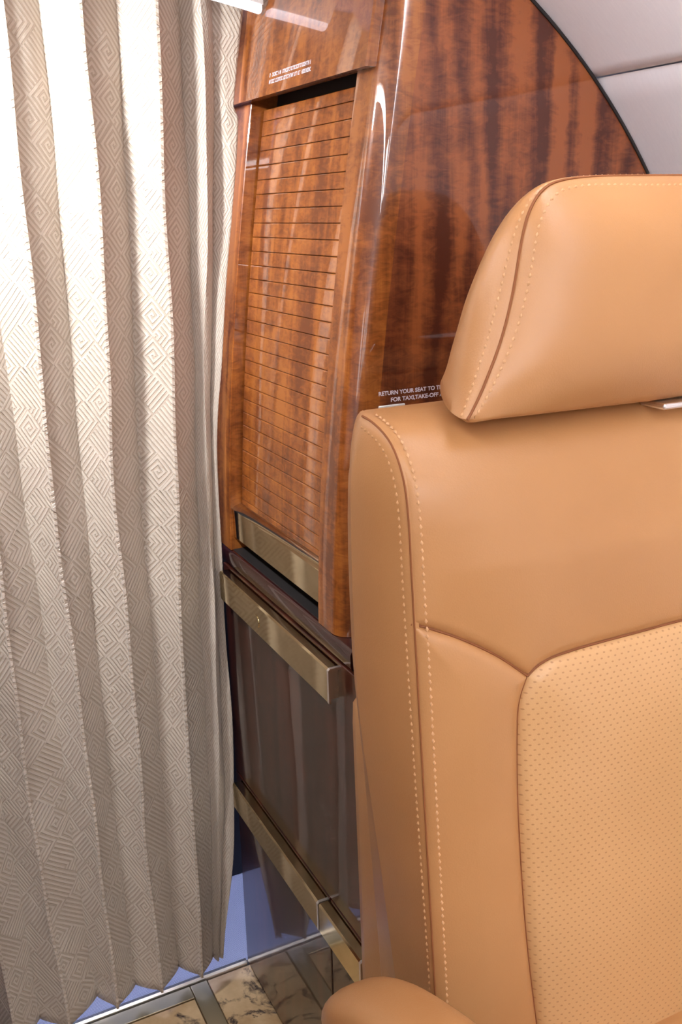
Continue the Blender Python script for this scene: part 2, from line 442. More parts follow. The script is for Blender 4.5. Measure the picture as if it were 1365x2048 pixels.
# glowing oval panes added out of view in the left-hand lining, as fill light
def window(name, side, y, ang=0.34):
    ca, sa = math.cos(ang), math.sin(ang)
    c = np.array([CX + side * (CR - 0.006) * ca, y, CZ + (CR - 0.006) * sa]); nrm = np.array([-side * ca, 0, -sa]); upv = np.array([-side * sa, 0, ca])
    w = tag(empty(name, tuple(c)), 'unseen oval pane added to glow into the cabin as fill light', kind='structure')
    def ring(a, b, d):
        out = []
        for t in np.linspace(0, 2 * math.pi, 40, endpoint=False):
            ct, st = math.cos(t), math.sin(t)
            out.append(tuple(c + np.array([0, 1, 0]) * a * math.copysign(abs(ct) ** 0.65, ct) + upv * b * math.copysign(abs(st) ** 0.65, st) + nrm * d))
        return out
    obj('pane', *extrude_path([ring(0.115, 0.165, 0.0), ring(0.115, 0.165, 0.004)]), 'window_fill', w, angle=30)
    o, i = ring(0.14, 0.19, 0.002), ring(0.116, 0.166, 0.010); o2 = ring(0.14, 0.19, -0.01); i2 = ring(0.116, 0.166, -0.004)
    n = 40; V = o + i + o2 + i2
    F = [(k, (k + 1) % n, (k + 1) % n + n, k + n) for k in range(n)] + [(k, k + 2 * n, (k + 1) % n + 2 * n, (k + 1) % n) for k in range(n)] + [(k + n, (k + 1) % n + n, (k + 1) % n + 3 * n, k + 3 * n) for k in range(n)]
    obj('window_frame', V, F, 'white', w, angle=40)
for i, y in enumerate((-0.16, -0.70, -1.24, -1.78)): window('window_%d' % (i + 1), -1, y)

# ================================================================== LAMPS OF THE CABIN
# arch lamp above the curtain
def arch_pt(x, dz): return CX - 0.0 + (x - CX), 0.275 + math.sqrt(1.2544 - (x - CX) ** 2) + dz
secs = []
for x in np.linspace(0.400, 0.472, 12):
    z = 0.275 + math.sqrt(1.2544 - (x - CX) ** 2)
    secs.append([(x, 1.128, z + 0.003), (x, 1.132, z), (x, 1.140, z), (x, 1.144, z + 0.003), (x, 1.144, z + 0.007), (x, 1.128, z + 0.007)])
al = empty('arch_lamp', (0.42, 1.136, 1.38))
tag(al, 'curved violet-white lamp strip above the curtain', 'lamp')
obj('diffuser', *extrude_path(secs), 'arch_lamp', al)
secs = [[(x, y, 0.275 + math.sqrt(1.2544 - (x - CX) ** 2) + dz) for (y, dz) in ((1.124, 0.0075), (1.148, 0.0075), (1.148, 0.032), (1.124, 0.032))] for x in np.linspace(0.400, 0.472, 12)]
obj('housing', *extrude_path(secs), 'white', al)
# unseen fill strip added to light the seat front; then round downlights
for (x, y0, y1, lab) in ((0.20, -2.2, -0.55, 'long white ceiling strip added out of view as fill light'),):
    z = CZ + math.sqrt(CR ** 2 - (x - CX) ** 2) - 0.012
    e = tag(empty('ceiling_fill_strip', (x, (y0 + y1) / 2, z)), lab, 'lamp')
    obj('diffuser', *box(x - 0.09, x + 0.09, y0, y1, z - 0.012, z - 0.004), 'strip_fill', e)
    obj('frame', *box(x - 0.10, x + 0.10, y0 - 0.01, y1 + 0.01, z - 0.004, z + 0.004), 'white', e)
for (x, y, lab) in ((-0.01, 0.98, 'round ceiling downlight just in front of the curtain'),):
    z = CZ + math.sqrt(CR ** 2 - (x - CX) ** 2) - 0.006
    e = tag(empty('downlight', (x, y, z)), lab, 'lamp')
    c = [(x + 0.03 * math.cos(t), y + 0.03 * math.sin(t)) for t in np.linspace(0, 2 * math.pi, 24, endpoint=False)]
    obj('lens', *extrude_path([[(px, py, zz) for px, py in c] for zz in (z - 0.012, z - 0.006)]), 'spot_lamp', e)
    c2 = [(x + 0.038 * math.cos(t), y + 0.038 * math.sin(t)) for t in np.linspace(0, 2 * math.pi, 24, endpoint=False)]
    sl = bpy.data.lights.new('downlight_beam', 'SPOT'); sl.energy = 25.0; sl.spot_size = math.radians(125); sl.spot_blend = 1.0; sl.shadow_soft_size = 0.028; sl.color = (0.98, 0.98, 1.0)
    so = bpy.data.objects.new('beam', sl); COL.objects.link(so); so.parent = e
    so.location = (0, 0, -0.02); so.rotation_euler = (Vector((0.22, 1.19, 1.16)) - Vector((x, y, z - 0.02))).to_track_quat('-Z', 'Y').to_euler()
    obj('rim', *extrude_path([[(px, py, zz) for px, py in c2] for zz in (z - 0.0055, z + 0.003)]), 'white', e)
def cove(a0, r0, r1, w, y0, y1):
    return extrude_path([[(CX + r * math.cos(a), y, CZ + r * math.sin(a)) for r, a in ((r0, a0 - w), (r0, a0 + w), (r1, a0 + w), (r1, a0 - w))] for y in (y0, y1)])
for (a0, y1, side) in ((math.pi - 1.24, 1.02, 'left'),):
    e = tag(empty('cove_lamp', (CX + CR * math.cos(a0), -0.6, CZ + CR * math.sin(a0))), 'narrow lamp strip running along the %s of the ceiling' % side, 'lamp', 'cove lamp strips')
    obj('diffuser', *cove(a0, CR - 0.012, CR - 0.0065, 0.020, -2.2, y1), 'cove_lamp', e)
    obj('channel', *cove(a0, CR - 0.006, CR - 0.001, 0.030, -2.22, y1 + 0.02), 'white', e)
e = tag(empty('lining_fill_lamp', (0.45, -0.8, 1.43)), 'unseen valance lamp added to brighten the white side lining', 'lamp')  # added fill lamp, kept out of view, that lifts the lining's brightness
obj('valance', *box(0.436, 0.446, -2.22, 0.72, 1.372, 1.436), 'white', e, smooth=False)
obj('diffuser', *box(0.4465, 0.4525, -2.2, 0.70, 1.385, 1.422), 'wash_fill', e, smooth=False)
# galley lamp low beyond the curtain
e = tag(empty('galley_lamp', (0.0, 1.31, 1.38)), 'blue galley lamp behind the curtain', 'lamp')
obj('diffuser', *box(-0.10, 0.30, 1.27, 1.37, 1.360, 1.368), 'galley_lamp', e)
obj('bracket', *box(-0.12, 0.32, 1.25, 1.39, 1.3685, 1.385), 'white', e)

# ================================================================== CABINET
cab = tag(empty('galley_cabinet', (0.60, 1.0, 0.0)), 'tall glossy wooden galley cabinet with tambour door beside the curtain', 'cabinet')
zt = 0.715
# carcass
def sweep(plan, z0, z1, nz, name, mat, parent, cap=True, angle=35):
    """plan: list of (dx, y) where x = xc(z) + dx; or (('abs', x), y)"""
    secs = []
    for z in np.linspace(z0, z1, nz):
        secs.append([((d[0][1] if isinstance(d[0], tuple) else xc(z) + d[0]), d[1], z) for d in plan])
    return obj(name, *extrude_path(secs), mat, parent, angle=angle)
sweep([(0.034, 0.862), (0.034, 1.33), (0.058, 1.33), (0.058, 0.862)], zt, 1.43, 40, 'back_panel', 'dark', cab)
obj('carcass', *box(0.4145, 0.90, 0.765, 1.199, 0.0, 0.70), 'edge', cab)
# top rail (burgundy lip) of the lower cabinet
lip = [[(0.4145, y, 0.692), (0.4095, y, 0.694), (0.4085, y, 0.698), (0.4085, y, zt - 0.005), (0.4105, y, zt - 0.001), (0.414, y, zt), (0.47, y, zt), (0.47, y, 0.692)] for y in (0.812, 1.1995)]
obj('top_rail', *extrude_path(lip), 'edge', cab, angle=50)
obj('recess_shade_plate', *box(0.4150, 0.444, 0.896, 1.169, zt, zt + 0.0015), 'dark', cab, smooth=False)  # dark plate that paints in the shade of the recess below the tambour handle
# drawer fronts
def drawer(y0, y1, z0, z1, hz, hy0, hy1, lock=False):
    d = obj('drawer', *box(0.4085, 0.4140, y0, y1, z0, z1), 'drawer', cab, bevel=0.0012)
    t = 0.0016; xo = 0.3935; h = 0.040
    prof = [(0.4085, hz), (xo + 0.002, hz), (xo, hz - 0.002), (xo, hz - h), (xo + t, hz - h), (xo + t, hz - 0.003), (0.4085, hz - t)]
    hd = obj('handle', *extrude_path([[(x, y, z) for x, z in prof] for y in (hy0, hy1)]), 'brass', d, angle=30)
    # polished end rim on the near end
    rim = [(0.4085, hz + 0.0004), (xo + 0.0016, hz + 0.0004), (xo - 0.0004, hz - 0.0016), (xo - 0.0004, hz - h - 0.0004), (xo + 0.0022, hz - h - 0.0004), (xo + 0.0022, hz - 0.0036), (0.4085, hz - 0.0026)]
    obj('end_rim', *extrude_path([[(x, y, z) for x, z in rim] for y in (hy0 - 0.0040, hy0)]), 'chrome', d, angle=30)
    obj('end_cap', *box(xo + 0.0022, 0.4085, hy0 + 0.004, hy0 + 0.005, hz - h, hz - 0.0028), 'chrome', d)
    if lock:
        c = [(1.041 + 0.009 * math.cos(a), 0.664 + 0.009 * math.sin(a)) for a in np.linspace(0, 2 * math.pi, 28, endpoint=False)]
        obj('push_button', *extrude_path([[(x, y, z) for y, z in c] for x in (xo, xo - 0.0006)]), 'brass', d, angle=30)
    return d
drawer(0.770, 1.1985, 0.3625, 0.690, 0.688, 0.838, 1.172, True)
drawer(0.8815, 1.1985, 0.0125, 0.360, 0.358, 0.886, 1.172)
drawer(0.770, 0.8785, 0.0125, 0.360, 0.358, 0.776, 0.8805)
# stiles of the tambour opening
arc = [(0.022 - 0.022 * math.cos(a), 0.862 - 0.022 * math.sin(a)) for a in np.linspace(0, math.pi / 2, 9)]
sweep([(0.034, 0.895), (0.001, 0.895), (0.0, 0.894)] + [(d, y) for d, y in arc] + [(0.034, 0.840)], zt + 0.0005, 1.43, 60, 'near_stile', 'veneer', cab)
sweep([(0.034, 1.33), (0.001, 1.33), (0.0, 1.329), (0.0, 1.171), (0.001, 1.170), (0.034, 1.170)], zt + 0.0005, 1.43, 60, 'far_stile', 'veneer', cab)
# fixed upper panel with print
up = sweep([(0.004, 0.858), (-0.008, 0.858), (-0.010, 0.860), (-0.010, 1.329), (-0.008, 1.33), (0.004, 1.33)], 1.2775, 1.43, 30, 'upper_panel', 'veneer', cab)
# two rows of small print, too small to read
V = []; F = []
for z0 in (1.2955, 1.2885):
    y = 1.094
    while y > 0.984:
        w = random.choice((0.0016, 0.0018, 0.0022))
        if random.random() < 0.12:
            y -= 0.0016; continue
        for (ya, yb_, za, zb) in random.choice((((0, 1, 0, .22), (0, .3, 0, 1), (0, 1, .8, 1)), ((0, .3, 0, 1), (.7, 1, 0, 1), (0, 1, .4, .62)), ((.35, .65, 0, 1), (0, 1, .78, 1)), ((0, .3, 0, 1), (.7, 1, 0, 1), (0, 1, 0, .22), (0, 1, .8, 1)))):
            o = len(V)
            for (yy, zz) in ((y - ya * w, z0 + za * 0.0042), (y - yb_ * w, z0 + za * 0.0042), (y - yb_ * w, z0 + zb * 0.0042), (y - ya * w, z0 + zb * 0.0042)):
                V.append((xc(zz) - 0.0103, yy, zz))
            F.append((o, o + 1, o + 2, o + 3))
        y -= w + 0.0006
tag(obj('lettering', V, F, 'print', up, smooth=False), kind='stuff')
# tambour door
tz0, tz1, pitch = 0.7555, 1.2720, 0.01675
tam = sweep([(0.024, 0.897), (0.024, 1.1655), (0.027, 1.1655), (0.027, 0.897)], 0.735, 1.2660, 40, 'tambour_door', 'slat_gap', cab)
k = 0
z = tz1 - 0.0
while z - pitch > tz0 - 0.5 * pitch:
    za, zb = z - pitch + 0.0003, z - 0.0003
    pr = []
    m_ = (za + zb) / 2
    def pt(zz, d): return (xc(zz) + d, zz)
    if k == 0: zb -= 0.0035
    loop = [pt(za, 0.0235), pt(za, 0.0166), pt(za + 0.0003, 0.0162), pt(za + 0.0010, 0.0160), pt(m_, 0.0160), pt(zb - 0.0010, 0.0160), pt(zb - 0.0003, 0.0162), pt(zb, 0.0166), pt(zb, 0.0235)]
    v, f = extrude_path([[(x, y, zz) for x, zz in loop] for y in (0.8965, 1.1655)])
    obj('slat', v, f, 'veneer', tam, angle=8); k += 1
    z -= pitch
prof = [(0.4350, 0.7810), (0.4210, 0.7775), (0.4160, 0.7735), (0.4160, 0.7350), (0.4180, 0.7345), (0.4350, 0.7345)]
obj('handle', *extrude_path([[(x, y, zz) for x, zz in prof] for y in (0.8965, 1.1695)]), 'brass', tam, angle=30)

# ================================================================== CURTAIN
ZS = [1.425, 1.20, 0.98, 0.82, 0.35, 0.048]
folds = []      # (kind, X at ZS)
base = {'V': [.150, .152, .155, .158, .164, .172]}
tbl = [('V', [.150, .152, .155, .158, .164, .172]), ('R', [.190, .189, .190, .186, .190, .196]),
       ('V', [.237, .238, .231, .228, .225, .228]), ('R', [.276, .273, .267, .261, .258, .260]),
       ('V', [.321, .317, .311, .303, .297, .298]), ('R', [.360, .354, .346, .339, .326, .324]),
       ('V', [.399, .393, .385, .379, .366, .350]), ('r', [.416, .412, .397, .388, .376, .355]),
       ('v', [.437, .427, .407, .397, .385, .359]), ('E', [.480, .450, .418, .405, .399, .365])]
left = [('R', [.108, .110, .112, .113, .114, .123]), ('V', [.065, .068, .070, .075, .083, .089]), ('R', [.020, .025, .030, .040, .046, .054]), ('V', [-.030, -.020, -.004, .008, .020, .030])]
tbl = left[::-1] + tbl
for i in range(0):
    kk = 'V' if tbl[0][0] == 'R' else 'R'
    tbl = [(kk, [a - 0.042 for a in tbl[0][1]])] + tbl
nz = 110
zz = np.linspace(ZS[0], ZS[-1], nz)
YD = {'R': 1.166, 'V': 1.199, 'E': 1.184, 'r': 1.180, 'v': 1.194}
def smooth_interp(z, xs):
    P = catmull(np.stack([np.array(ZS), np.array(xs)], 1), 10)
    return np.interp(z, P[::-1, 0], P[::-1, 1])
lines = [(kd, np.array([smooth_interp(z, xs) for z in zz])) for kd, xs in tbl]
cols = []      # each column: arrays x, y and along-cloth coordinate
ridge_cols = []
def wav(i, z): return (0.0022 * np.sin(z * (7 + (i * 37 % 5)) + i * 1.7) + 0.0012 * np.sin(z * (23 + (i * 13 % 7)) + i * 2.9))
s_along = 0.0
C_x, C_y, C_u = [], [], []
for i, (kd, x) in enumerate(lines):
    y = YD[kd] + wav(i, zz); x = x + 0.6 * wav(i + 5, zz)
    if kd == 'E': x = np.minimum(x, np.array([xc(z) - (0.017 if z > 1.262 else 0.0065) for z in zz]))
    if i > 0:
        px, py, pk = prev
        ns = 9
        flat = abs(0.045)
        for q in range(1, ns):
            t = q / ns
            bow = math.sin(math.pi * t) * (0.0016 if kd in 'RrE' else 0.0022)
            C_x.append(px + (x - px) * t + 0.4 * bow); C_y.append(py + (y - py) * t - bow + 0.0010 * np.sin(zz * 31 + i * 3 + t * 4) * math.sin(math.pi * t))
            C_u.append(s_along + flat * t)
        s_along += flat
    if kd == 'R':      # pinched, stitched edge
        for dx, dy, du in ((-0.0012, 0.0, -0.0012), (-0.0010, -0.0050, -0.0006), (0.0010, -0.0050, 0.0006), (0.0012, 0.0, 0.0012)):
            C_x.append(x + dx); C_y.append(y + dy); C_u.append(s_along + du)
        ridge_cols.append((x.copy(), y.copy()))
    else:
        C_x.append(x); C_y.append(y); C_u.append(s_along)
    prev = (x, y, kd)
nc = len(C_x); V = []; UV = []
for a in range(nc):
    for b in range(nz):
        V.append((C_x[a][b], C_y[a][b], zz[b])); UV.append((C_u[a], zz[b]))
cur = obj('pleated_curtain', V, grid_faces(nc, nz, True), 'fabric', uv=UV, angle=28)
md = cur.modifiers.new('thickness', 'SOLIDIFY'); md.thickness = 0.0009; md.offset = 1.0
tag(cur, 'pleated cream curtain with woven key-fret pattern drawn across the aisle', 'curtain')
for (x, y) in ridge_cols:
    if x[0] < -0.02: continue
    for dx in (-0.0021, 0.0021):
        P = np.stack([x + dx, y - 0.0012, zz], 1)
        N = np.tile([1.0 if dx > 0 else -1.0, -0.6, 0.0], (nz, 1))
        V, F = stitch_mesh(P, N, 0.0055, 0.0040, 0.0012, 0.0007)
        tag(obj('stitching', V, F, 'fabric_thread', cur), kind='stuff')

# ================================================================== SEAT
XC = 0.58; HW = 0.229
seat = tag(empty('cabin_seat', (XC, 0.55, 0.0)), 'tan leather aircraft seat with headrest in front of the wood bulkhead', 'seat')
def yseam(z): return 0.60 - 0.107 * (0.96 - z)
prof_pts = [(yseam(z), z) for z in (0.30, 0.40, 0.50, 0.60, 0.70, 0.80, 0.88)] + [(0.5965, 0.928), (0.604, 0.957), (0.620, 0.979), (0.645, 0.991), (0.675, 0.995),
            (0.702, 0.990), (0.726, 0.972), (0.740, 0.94), (0.746, 0.89), (0.744, 0.80), (0.732, 0.65), (0.715, 0.50), (0.690, 0.30)]
PR = resample(catmull(prof_pts, 10), 400)
PD = np.r_[0, np.cumsum(np.linalg.norm(np.diff(PR, axis=0), axis=1))]; PL = PD[-1]
TN = np.gradient(PR, axis=0); TN /= np.linalg.norm(TN, axis=1)[:, None]
NR = np.stack([-TN[:, 1], TN[:, 0]], 1)      # outward normal in (Y, Z)
iz = int(np.argmax(PR[:, 1]))
def t_of_z(z):       # arc position on the front side
    return float(np.interp(z, PR[:iz + 1, 1], PD[:iz + 1]))
T_TOP = PD[iz]
def prof_at(t):
    return np.array([np.interp(t, PD, PR[:, i]) for i in (0, 1)]), np.array([np.interp(t, PD, NR[:, i]) for i in (0, 1)])
def taper(t):
    k = min(max((t - T_TOP + 0.02) / 0.10, 0.0), 1.0); return k * k * (3 - 2 * k)
def back_pt(X, t, off=0.0):
    p, n = prof_at(t)
    k = min(abs(X - XC) / HW, 1.0)
    b = 0.032 * (1 - k ** 2.5)
    w = 1.0 if t < T_TOP - 0.16 else max(0.0, 1.0 - (t - (T_TOP - 0.16)) / 0.15)
    b = b * w + off
    X = XC + (X - XC) * (1 - 0.125 * taper(t))
    return np.array([X, p[0] + n[0] * b, p[1] + n[1] * b])
def poly_dist(p, segs):
    a, b = segs[:, 0], segs[:, 1]
    ab = b - a; t = np.clip(((p - a) * ab).sum(1) / np.maximum((ab ** 2).sum(1), 1e-12), 0, 1)
    return np.sqrt((((a + ab * t[:, None]) - p) ** 2).sum(1)).min()
def coons(bot, top, lef, rig, nu, nv):
    B, T = resample(bot, nu, True), resample(top, nu, True); Lf, Rg = resample(lef, nv, True), resample(rig, nv, True)
    s = np.linspace(0, 1, nu); s = 0.35 * s + 0.65 * (0.5 - 0.5 * np.cos(math.pi * s))
    q = np.linspace(0, 1, nv); q = 0.35 * q + 0.65 * (0.5 - 0.5 * np.cos(math.pi * q))
    out = np.zeros((nu, nv, 2))
    for i in range(nu):
        for j in range(nv):
            out[i, j] = (1 - q[j]) * B[i] + q[j] * T[i] + (1 - s[i]) * Lf[j] + s[i] * Rg[j] \
                - ((1 - s[i]) * (1 - q[j]) * B[0] + s[i] * (1 - q[j]) * B[-1] + (1 - s[i]) * q[j] * T[0] + s[i] * q[j] * T[-1])
    return out
def segs_of(*polys):
    return np.array([(p[i], p[i + 1]) for p in polys for i in range(len(p) - 1)])
def roll(e, r=0.009, d=0.0060):
    k = max(1 - e / r, 0.0); return -d * (1 - math.sqrt(max(1 - k * k, 0)))
def panel(name, mat, bot, top, lef, rig, seams, nu, nv, puff=0.0, puffr=0.05, mirror=False, uv=False, lab=None):
    G = coons(bot, top, lef, rig, nu, nv); SG = segs_of(*seams); V = []; UV = []
    for i in range(nu):
        for j in range(nv):
            X, t = G[i, j]; e = poly_dist(G[i, j], SG)
            off = roll(e) + puff * (1 - math.exp(-e / puffr)) * (1.0 if t < T_TOP - 0.10 else max(0.0, 1 - (t - T_TOP + 0.10) / 0.08))
            V.append(back_pt(X, t, off)); UV.append((X, t))
    outs = []
    for mr in ((False, True) if mirror else (False,)):
        VV = [(2 * XC - p[0], p[1], p[2]) for p in V] if mr else V
        o = obj(name, VV, grid_faces(nu, nv, mr), mat, seat, uv=UV if uv else None, angle=70)
        if lab: o['label'] = lab
        outs.append(o)
    return outs
tz = t_of_z
XL = XC - HW; XR = XC + HW
def P2(l): return [(x, tz(z)) for x, z in l]
b_top = P2([(tuple(p)) for p in catmull([(XL, .8445), (.366, .8385), (.389, .827), (.417, .809), (.442, .788)], 8)])
c_tl = P2([tuple(p) for p in catmull([(.442, .788), (.4475, .7925), (.4545, .7965), (.469, .8005), (.507, .8035), (.58, .8045)], 8)])
c_l = P2([tuple(p) for p in catmull([(.442, .788), (.4355, .772), (.432, .751), (.430, .686), (.431, .618), (.434, .547), (.440, .473), (.447, .40)], 8)])
mir = lambda l: [(2 * XC - x, t) for x, t in l][::-1]
c_top = c_tl + mir(c_tl)[1:]
c_r = [(2 * XC - x, t) for x, t in c_l]
T_END = T_TOP + 0.055
a_bot = b_top + c_top[1:] + mir(b_top)[1:]
a_top = [(x, T_END) for x in np.linspace(XL, XR, 40)]
a_l = [(XL, t) for t in np.linspace(tz(.8445), T_END, 40)]; a_r = [(XR, t) for t in np.linspace(tz(.8445), T_END, 40)]
panel('upper_back_panel', 'leather', a_bot, a_top, a_l, a_r, (a_bot, a_l, a_r), 150, 90, 0.004, 0.03)
zb = 0.40
b_l = [(XL, t) for t in np.linspace(tz(zb), tz(.8445), 40)]
b_bot = [(x, tz(zb)) for x in np.linspace(XL, .447, 20)]
panel('side_bolster', 'leather', b_bot, b_top, b_l, c_l[::-1], (b_l, b_top, c_l), 60, 110, 0.006, 0.02, mirror=True)
c_bot = [(x, tz(zb)) for x in np.linspace(.447, 2 * XC - .447, 20)]
panel('centre_panel', 'leather_perf', c_bot, c_top, c_l[::-1], c_r[::-1], (c_top, c_l, c_r), 110, 110, 0.010, 0.03, uv=True, lab='lighter perforated leather centre panel')
# back panel (towards the bulkhead)
tb = [(x, PL) for x in np.linspace(XL, XR, 30)]
k_l = [(XL, t) for t in np.linspace(T_END, PL, 30)]; k_r = [(XR, t) for t in np.linspace(T_END, PL, 30)]
panel('back_panel', 'leather', a_top, tb, k_l, k_r, (a_top, k_l, k_r), 40, 60)
# dark seam lying in the grooves
def seam_tube(curve, off, r, mr=False):
    pts = [back_pt(x, t, off) for x, t in resample(curve, 60)]
    if mr: pts = [(2 * XC - p[0], p[1], p[2]) for p in pts]
    obj('seam', *tube(pts, r, 6), 'piping', seat)
for mr in (False, True):
    seam_tube(b_top, -0.0045, 0.0016, mr); seam_tube(c_l, -0.0045, 0.0011, mr)
seam_tube(c_top, -0.0040, 0.0016)
# side gusset: outline loop filled towards a medial line
def med(z):          # medial Y at height z
    return float(np.interp(z, [0.30, 0.45, 0.60, 0.75, 0.95], [0.60, 0.625, 0.645, 0.665, 0.670]))
def bulge(z):        # outward bulge of the gusset
    return float(np.interp(z, [0.30, 0.45, 0.60, 0.70, 0.78, 0.86, 1.0], [-0.010, -0.006, 0.002, 0.0085, 0.0115, 0.0120, 0.0105]))
ngt, ngs = 120, 22
idx_t = np.r_[np.linspace(tz(zb), T_TOP - 0.10, 50, endpoint=False), np.linspace(T_TOP - 0.10, T_TOP + 0.10, 50, endpoint=False), np.linspace(T_TOP + 0.10, PL - 0.06, 20)]
def gusset_pt(t, s):
    p, n = prof_at(t); zm = min(p[1] - 0.01, 0.93); m_ = np.array([med(zm), zm])
    e = s * np.linalg.norm(p - m_)
    q = p + (m_ - p) * s
    x = XL + 0.0286 * taper(t) * (1 - s) - bulge(q[1]) * (1 - (1 - s) ** 2.4) - roll(e, 0.009, 0.0045) - 0.0
    return np.array([x, q[0], q[1]])
ss = np.linspace(0, 1, ngs) ** 1.5
V = [gusset_pt(t, s) for t in idx_t for s in ss]
for mr in (False, True):
    VV = [(2 * XC - p[0], p[1], p[2]) for p in V] if mr else V
    obj('side_panel', VV, grid_faces(ngt, ngs, not mr), 'leather', seat, angle=70)
    pts = [(XL + 0.0012, *(prof_at(t)[0] - prof_at(t)[1] * 0.0014)) for t in np.linspace(tz(zb), T_TOP - 0.005, 90)]
    obj('seam', *tube([(2 * XC - p[0], p[1], p[2]) for p in pts] if mr else pts, 0.0009, 6), 'piping', seat)
    # twin rows of stitches
    ts = np.linspace(tz(zb), T_TOP - 0.012, 140)
    P = np.array([back_pt(XL + 0.0085, t, roll(0.0085) + (0.0010 if t > tz(.8445) else 0.0021) + 0.0004) for t in ts])
    N = np.array([[-0.5, *prof_at(t)[1]] for t in ts])
    P_b = []
    for t in ts:
        p, n = prof_at(t); zm = min(p[1] - 0.01, 0.93); L_ = np.linalg.norm(p - np.array([med(zm), zm]))
        P_b.append(gusset_pt(t, 0.0085 / L_) - np.array([0.0003, 0, 0]))
    P_b = np.array(P_b); N_b = np.tile([-1.0, -0.3, 0.0], (len(ts), 1))
    for (pp, nn) in ((P, N), (P_b, N_b)):
        pp = pp.copy(); nn = nn.copy()
        if mr: pp[:, 0] = 2 * XC - pp[:, 0]; nn[:, 0] *= -1
        tag(obj('stitching', *stitch_mesh(pp, nn, 0.0062, 0.0048, 0.0028, 0.0012), 'thread', seat, angle=180), kind='stuff')
# rear side shell seen behind the gusset
for mr in (False, True):
    secs = []
    for z in np.linspace(0.20, 0.715, 24):
        k = (0.715 - z) / 0.515
        x0 = 0.3755 + 0.010 * k - 0.0; x0 = x0 + 0.02 * max(0, 1 - (0.715 - z) / 0.03) ** 2
        y0, y1 = 0.672, 0.758
        if z < 0.45: y0 = 0.66
        secs.append([(x0 + 0.05, y0 - 0.01, z), (x0 + 0.006, y0, z), (x0 + 0.001, y0 + 0.006, z), (x0, y0 + 0.02, z), (x0, y1 - 0.02, z), (x0 + 0.003, y1 - 0.006, z), (x0 + 0.012, y1, z), (x0 + 0.05, y1, z)])
    if mr: secs = [[(2 * XC - x, y, z) for x, y, z in s[::-1]] for s in secs]
    obj('side_shell', *extrude_path(secs), 'leather', seat, angle=60)

# ---- headrest (fixed part of the seat): outline filled front and back, gusset band round it
hs = [(.3965, .9990), (.4030, 1.0080), (.413, 1.024), (.429, 1.055), (.441, 1.089), (.4515, 1.130), (.4600, 1.1500), (.472, 1.1630), (.488, 1.1690), (.521, 1.1720), (XC, 1.1725)]
hs = [(x + 0.002, z) for x, z in hs]; hs[-1] = (XC, 1.1725)
half = catmull(hs, 8)
bot = catmull([(XC, 0.9935), (.50, .9950), (.43, .9960), (.410, .9955), (.4020, .9960), (.3985, .9990)], 8)
full = np.vstack([half, np.stack([2 * XC - half[::-1, 0], half[::-1, 1]], 1)[1:], np.stack([2 * XC - bot[::-1, 0], bot[::-1, 1]], 1)[1:], bot[1:-1]])
O = resample(np.vstack([full, full[:1]]), 181)[:-1]      # closed outline, starts at lower-left corner, runs up the left side
HC = np.array([XC, 1.083])
YF, YK = 0.598, 0.682
def hk(z): return YK - 0.17 * (z - 1.0)
def hy(x, z):      # front of the headrest leans back and is gently crowned
    return YF + 0.10 * (z - 1.08)
_lz = half[:, 1]; _lx = half[:, 0]
def crown(x, z):
    w = XC - np.interp(z, _lz, _lx) + 1e-4
    a = min(abs(x - XC) / w, 1.0); b = min(abs(z - 1.083) / 0.0900, 1.0)
    return (1 - a ** 3) * (1 - b ** 3.5)
def head_front(o, s):
    q = o + (HC - o) * s; e = s * np.linalg.norm(HC - o)
    y = hy(*q) - roll(e, 0.010, 0.006) - 0.030 * crown(*q)
    return np.array([q[0], y, q[1]])
nO = len(O); sr = np.r_[np.linspace(0, 0.12, 10), np.linspace(0.15, 1.0, 16)]
hd = empty('headrest', (XC, 0.65, 1.0)); hd.parent = seat; hd.matrix_parent_inverse = Matrix.Translation(-seat.location)
def rings(fn, flip, name, mat, parent):
    V = [fn(o, s) for s in sr[:-1] for o in O]; V.append(fn(O[0], 1.0)); F = []
    R_ = len(sr) - 1
    for k in range(R_ - 1):
        for i in range(nO):
            j = (i + 1) % nO
            q = (k * nO + i, k * nO + j, (k + 1) * nO + j, (k + 1) * nO + i); F.append(q if flip else q[::-1])
    for i in range(nO):
        q = ((R_ - 1) * nO + i, (R_ - 1) * nO + (i + 1) % nO, R_ * nO); F.append(q if flip else q[::-1])
    return obj(name, V, F, mat, parent, angle=75)
bpy.context.view_layer.update()
def hobj(o):       # parent under the headrest empty, keeping world position
    o.parent = hd; o.matrix_parent_inverse = Matrix.Translation((-XC, -0.65, -1.0))
    return o
hobj(rings(head_front, False, 'front_panel', 'leather', seat))
def head_back(o, s):
    o = HC + (o - HC) * 0.80
    q = o + (HC - o) * s
    e = s * np.linalg.norm(HC - o)
    return np.array([q[0], hk(q[1]) + roll(e, 0.012, 0.008) + 0.012 * crown(*q), q[1]])
hobj(rings(head_back, True, 'rear_panel', 'leather', seat))
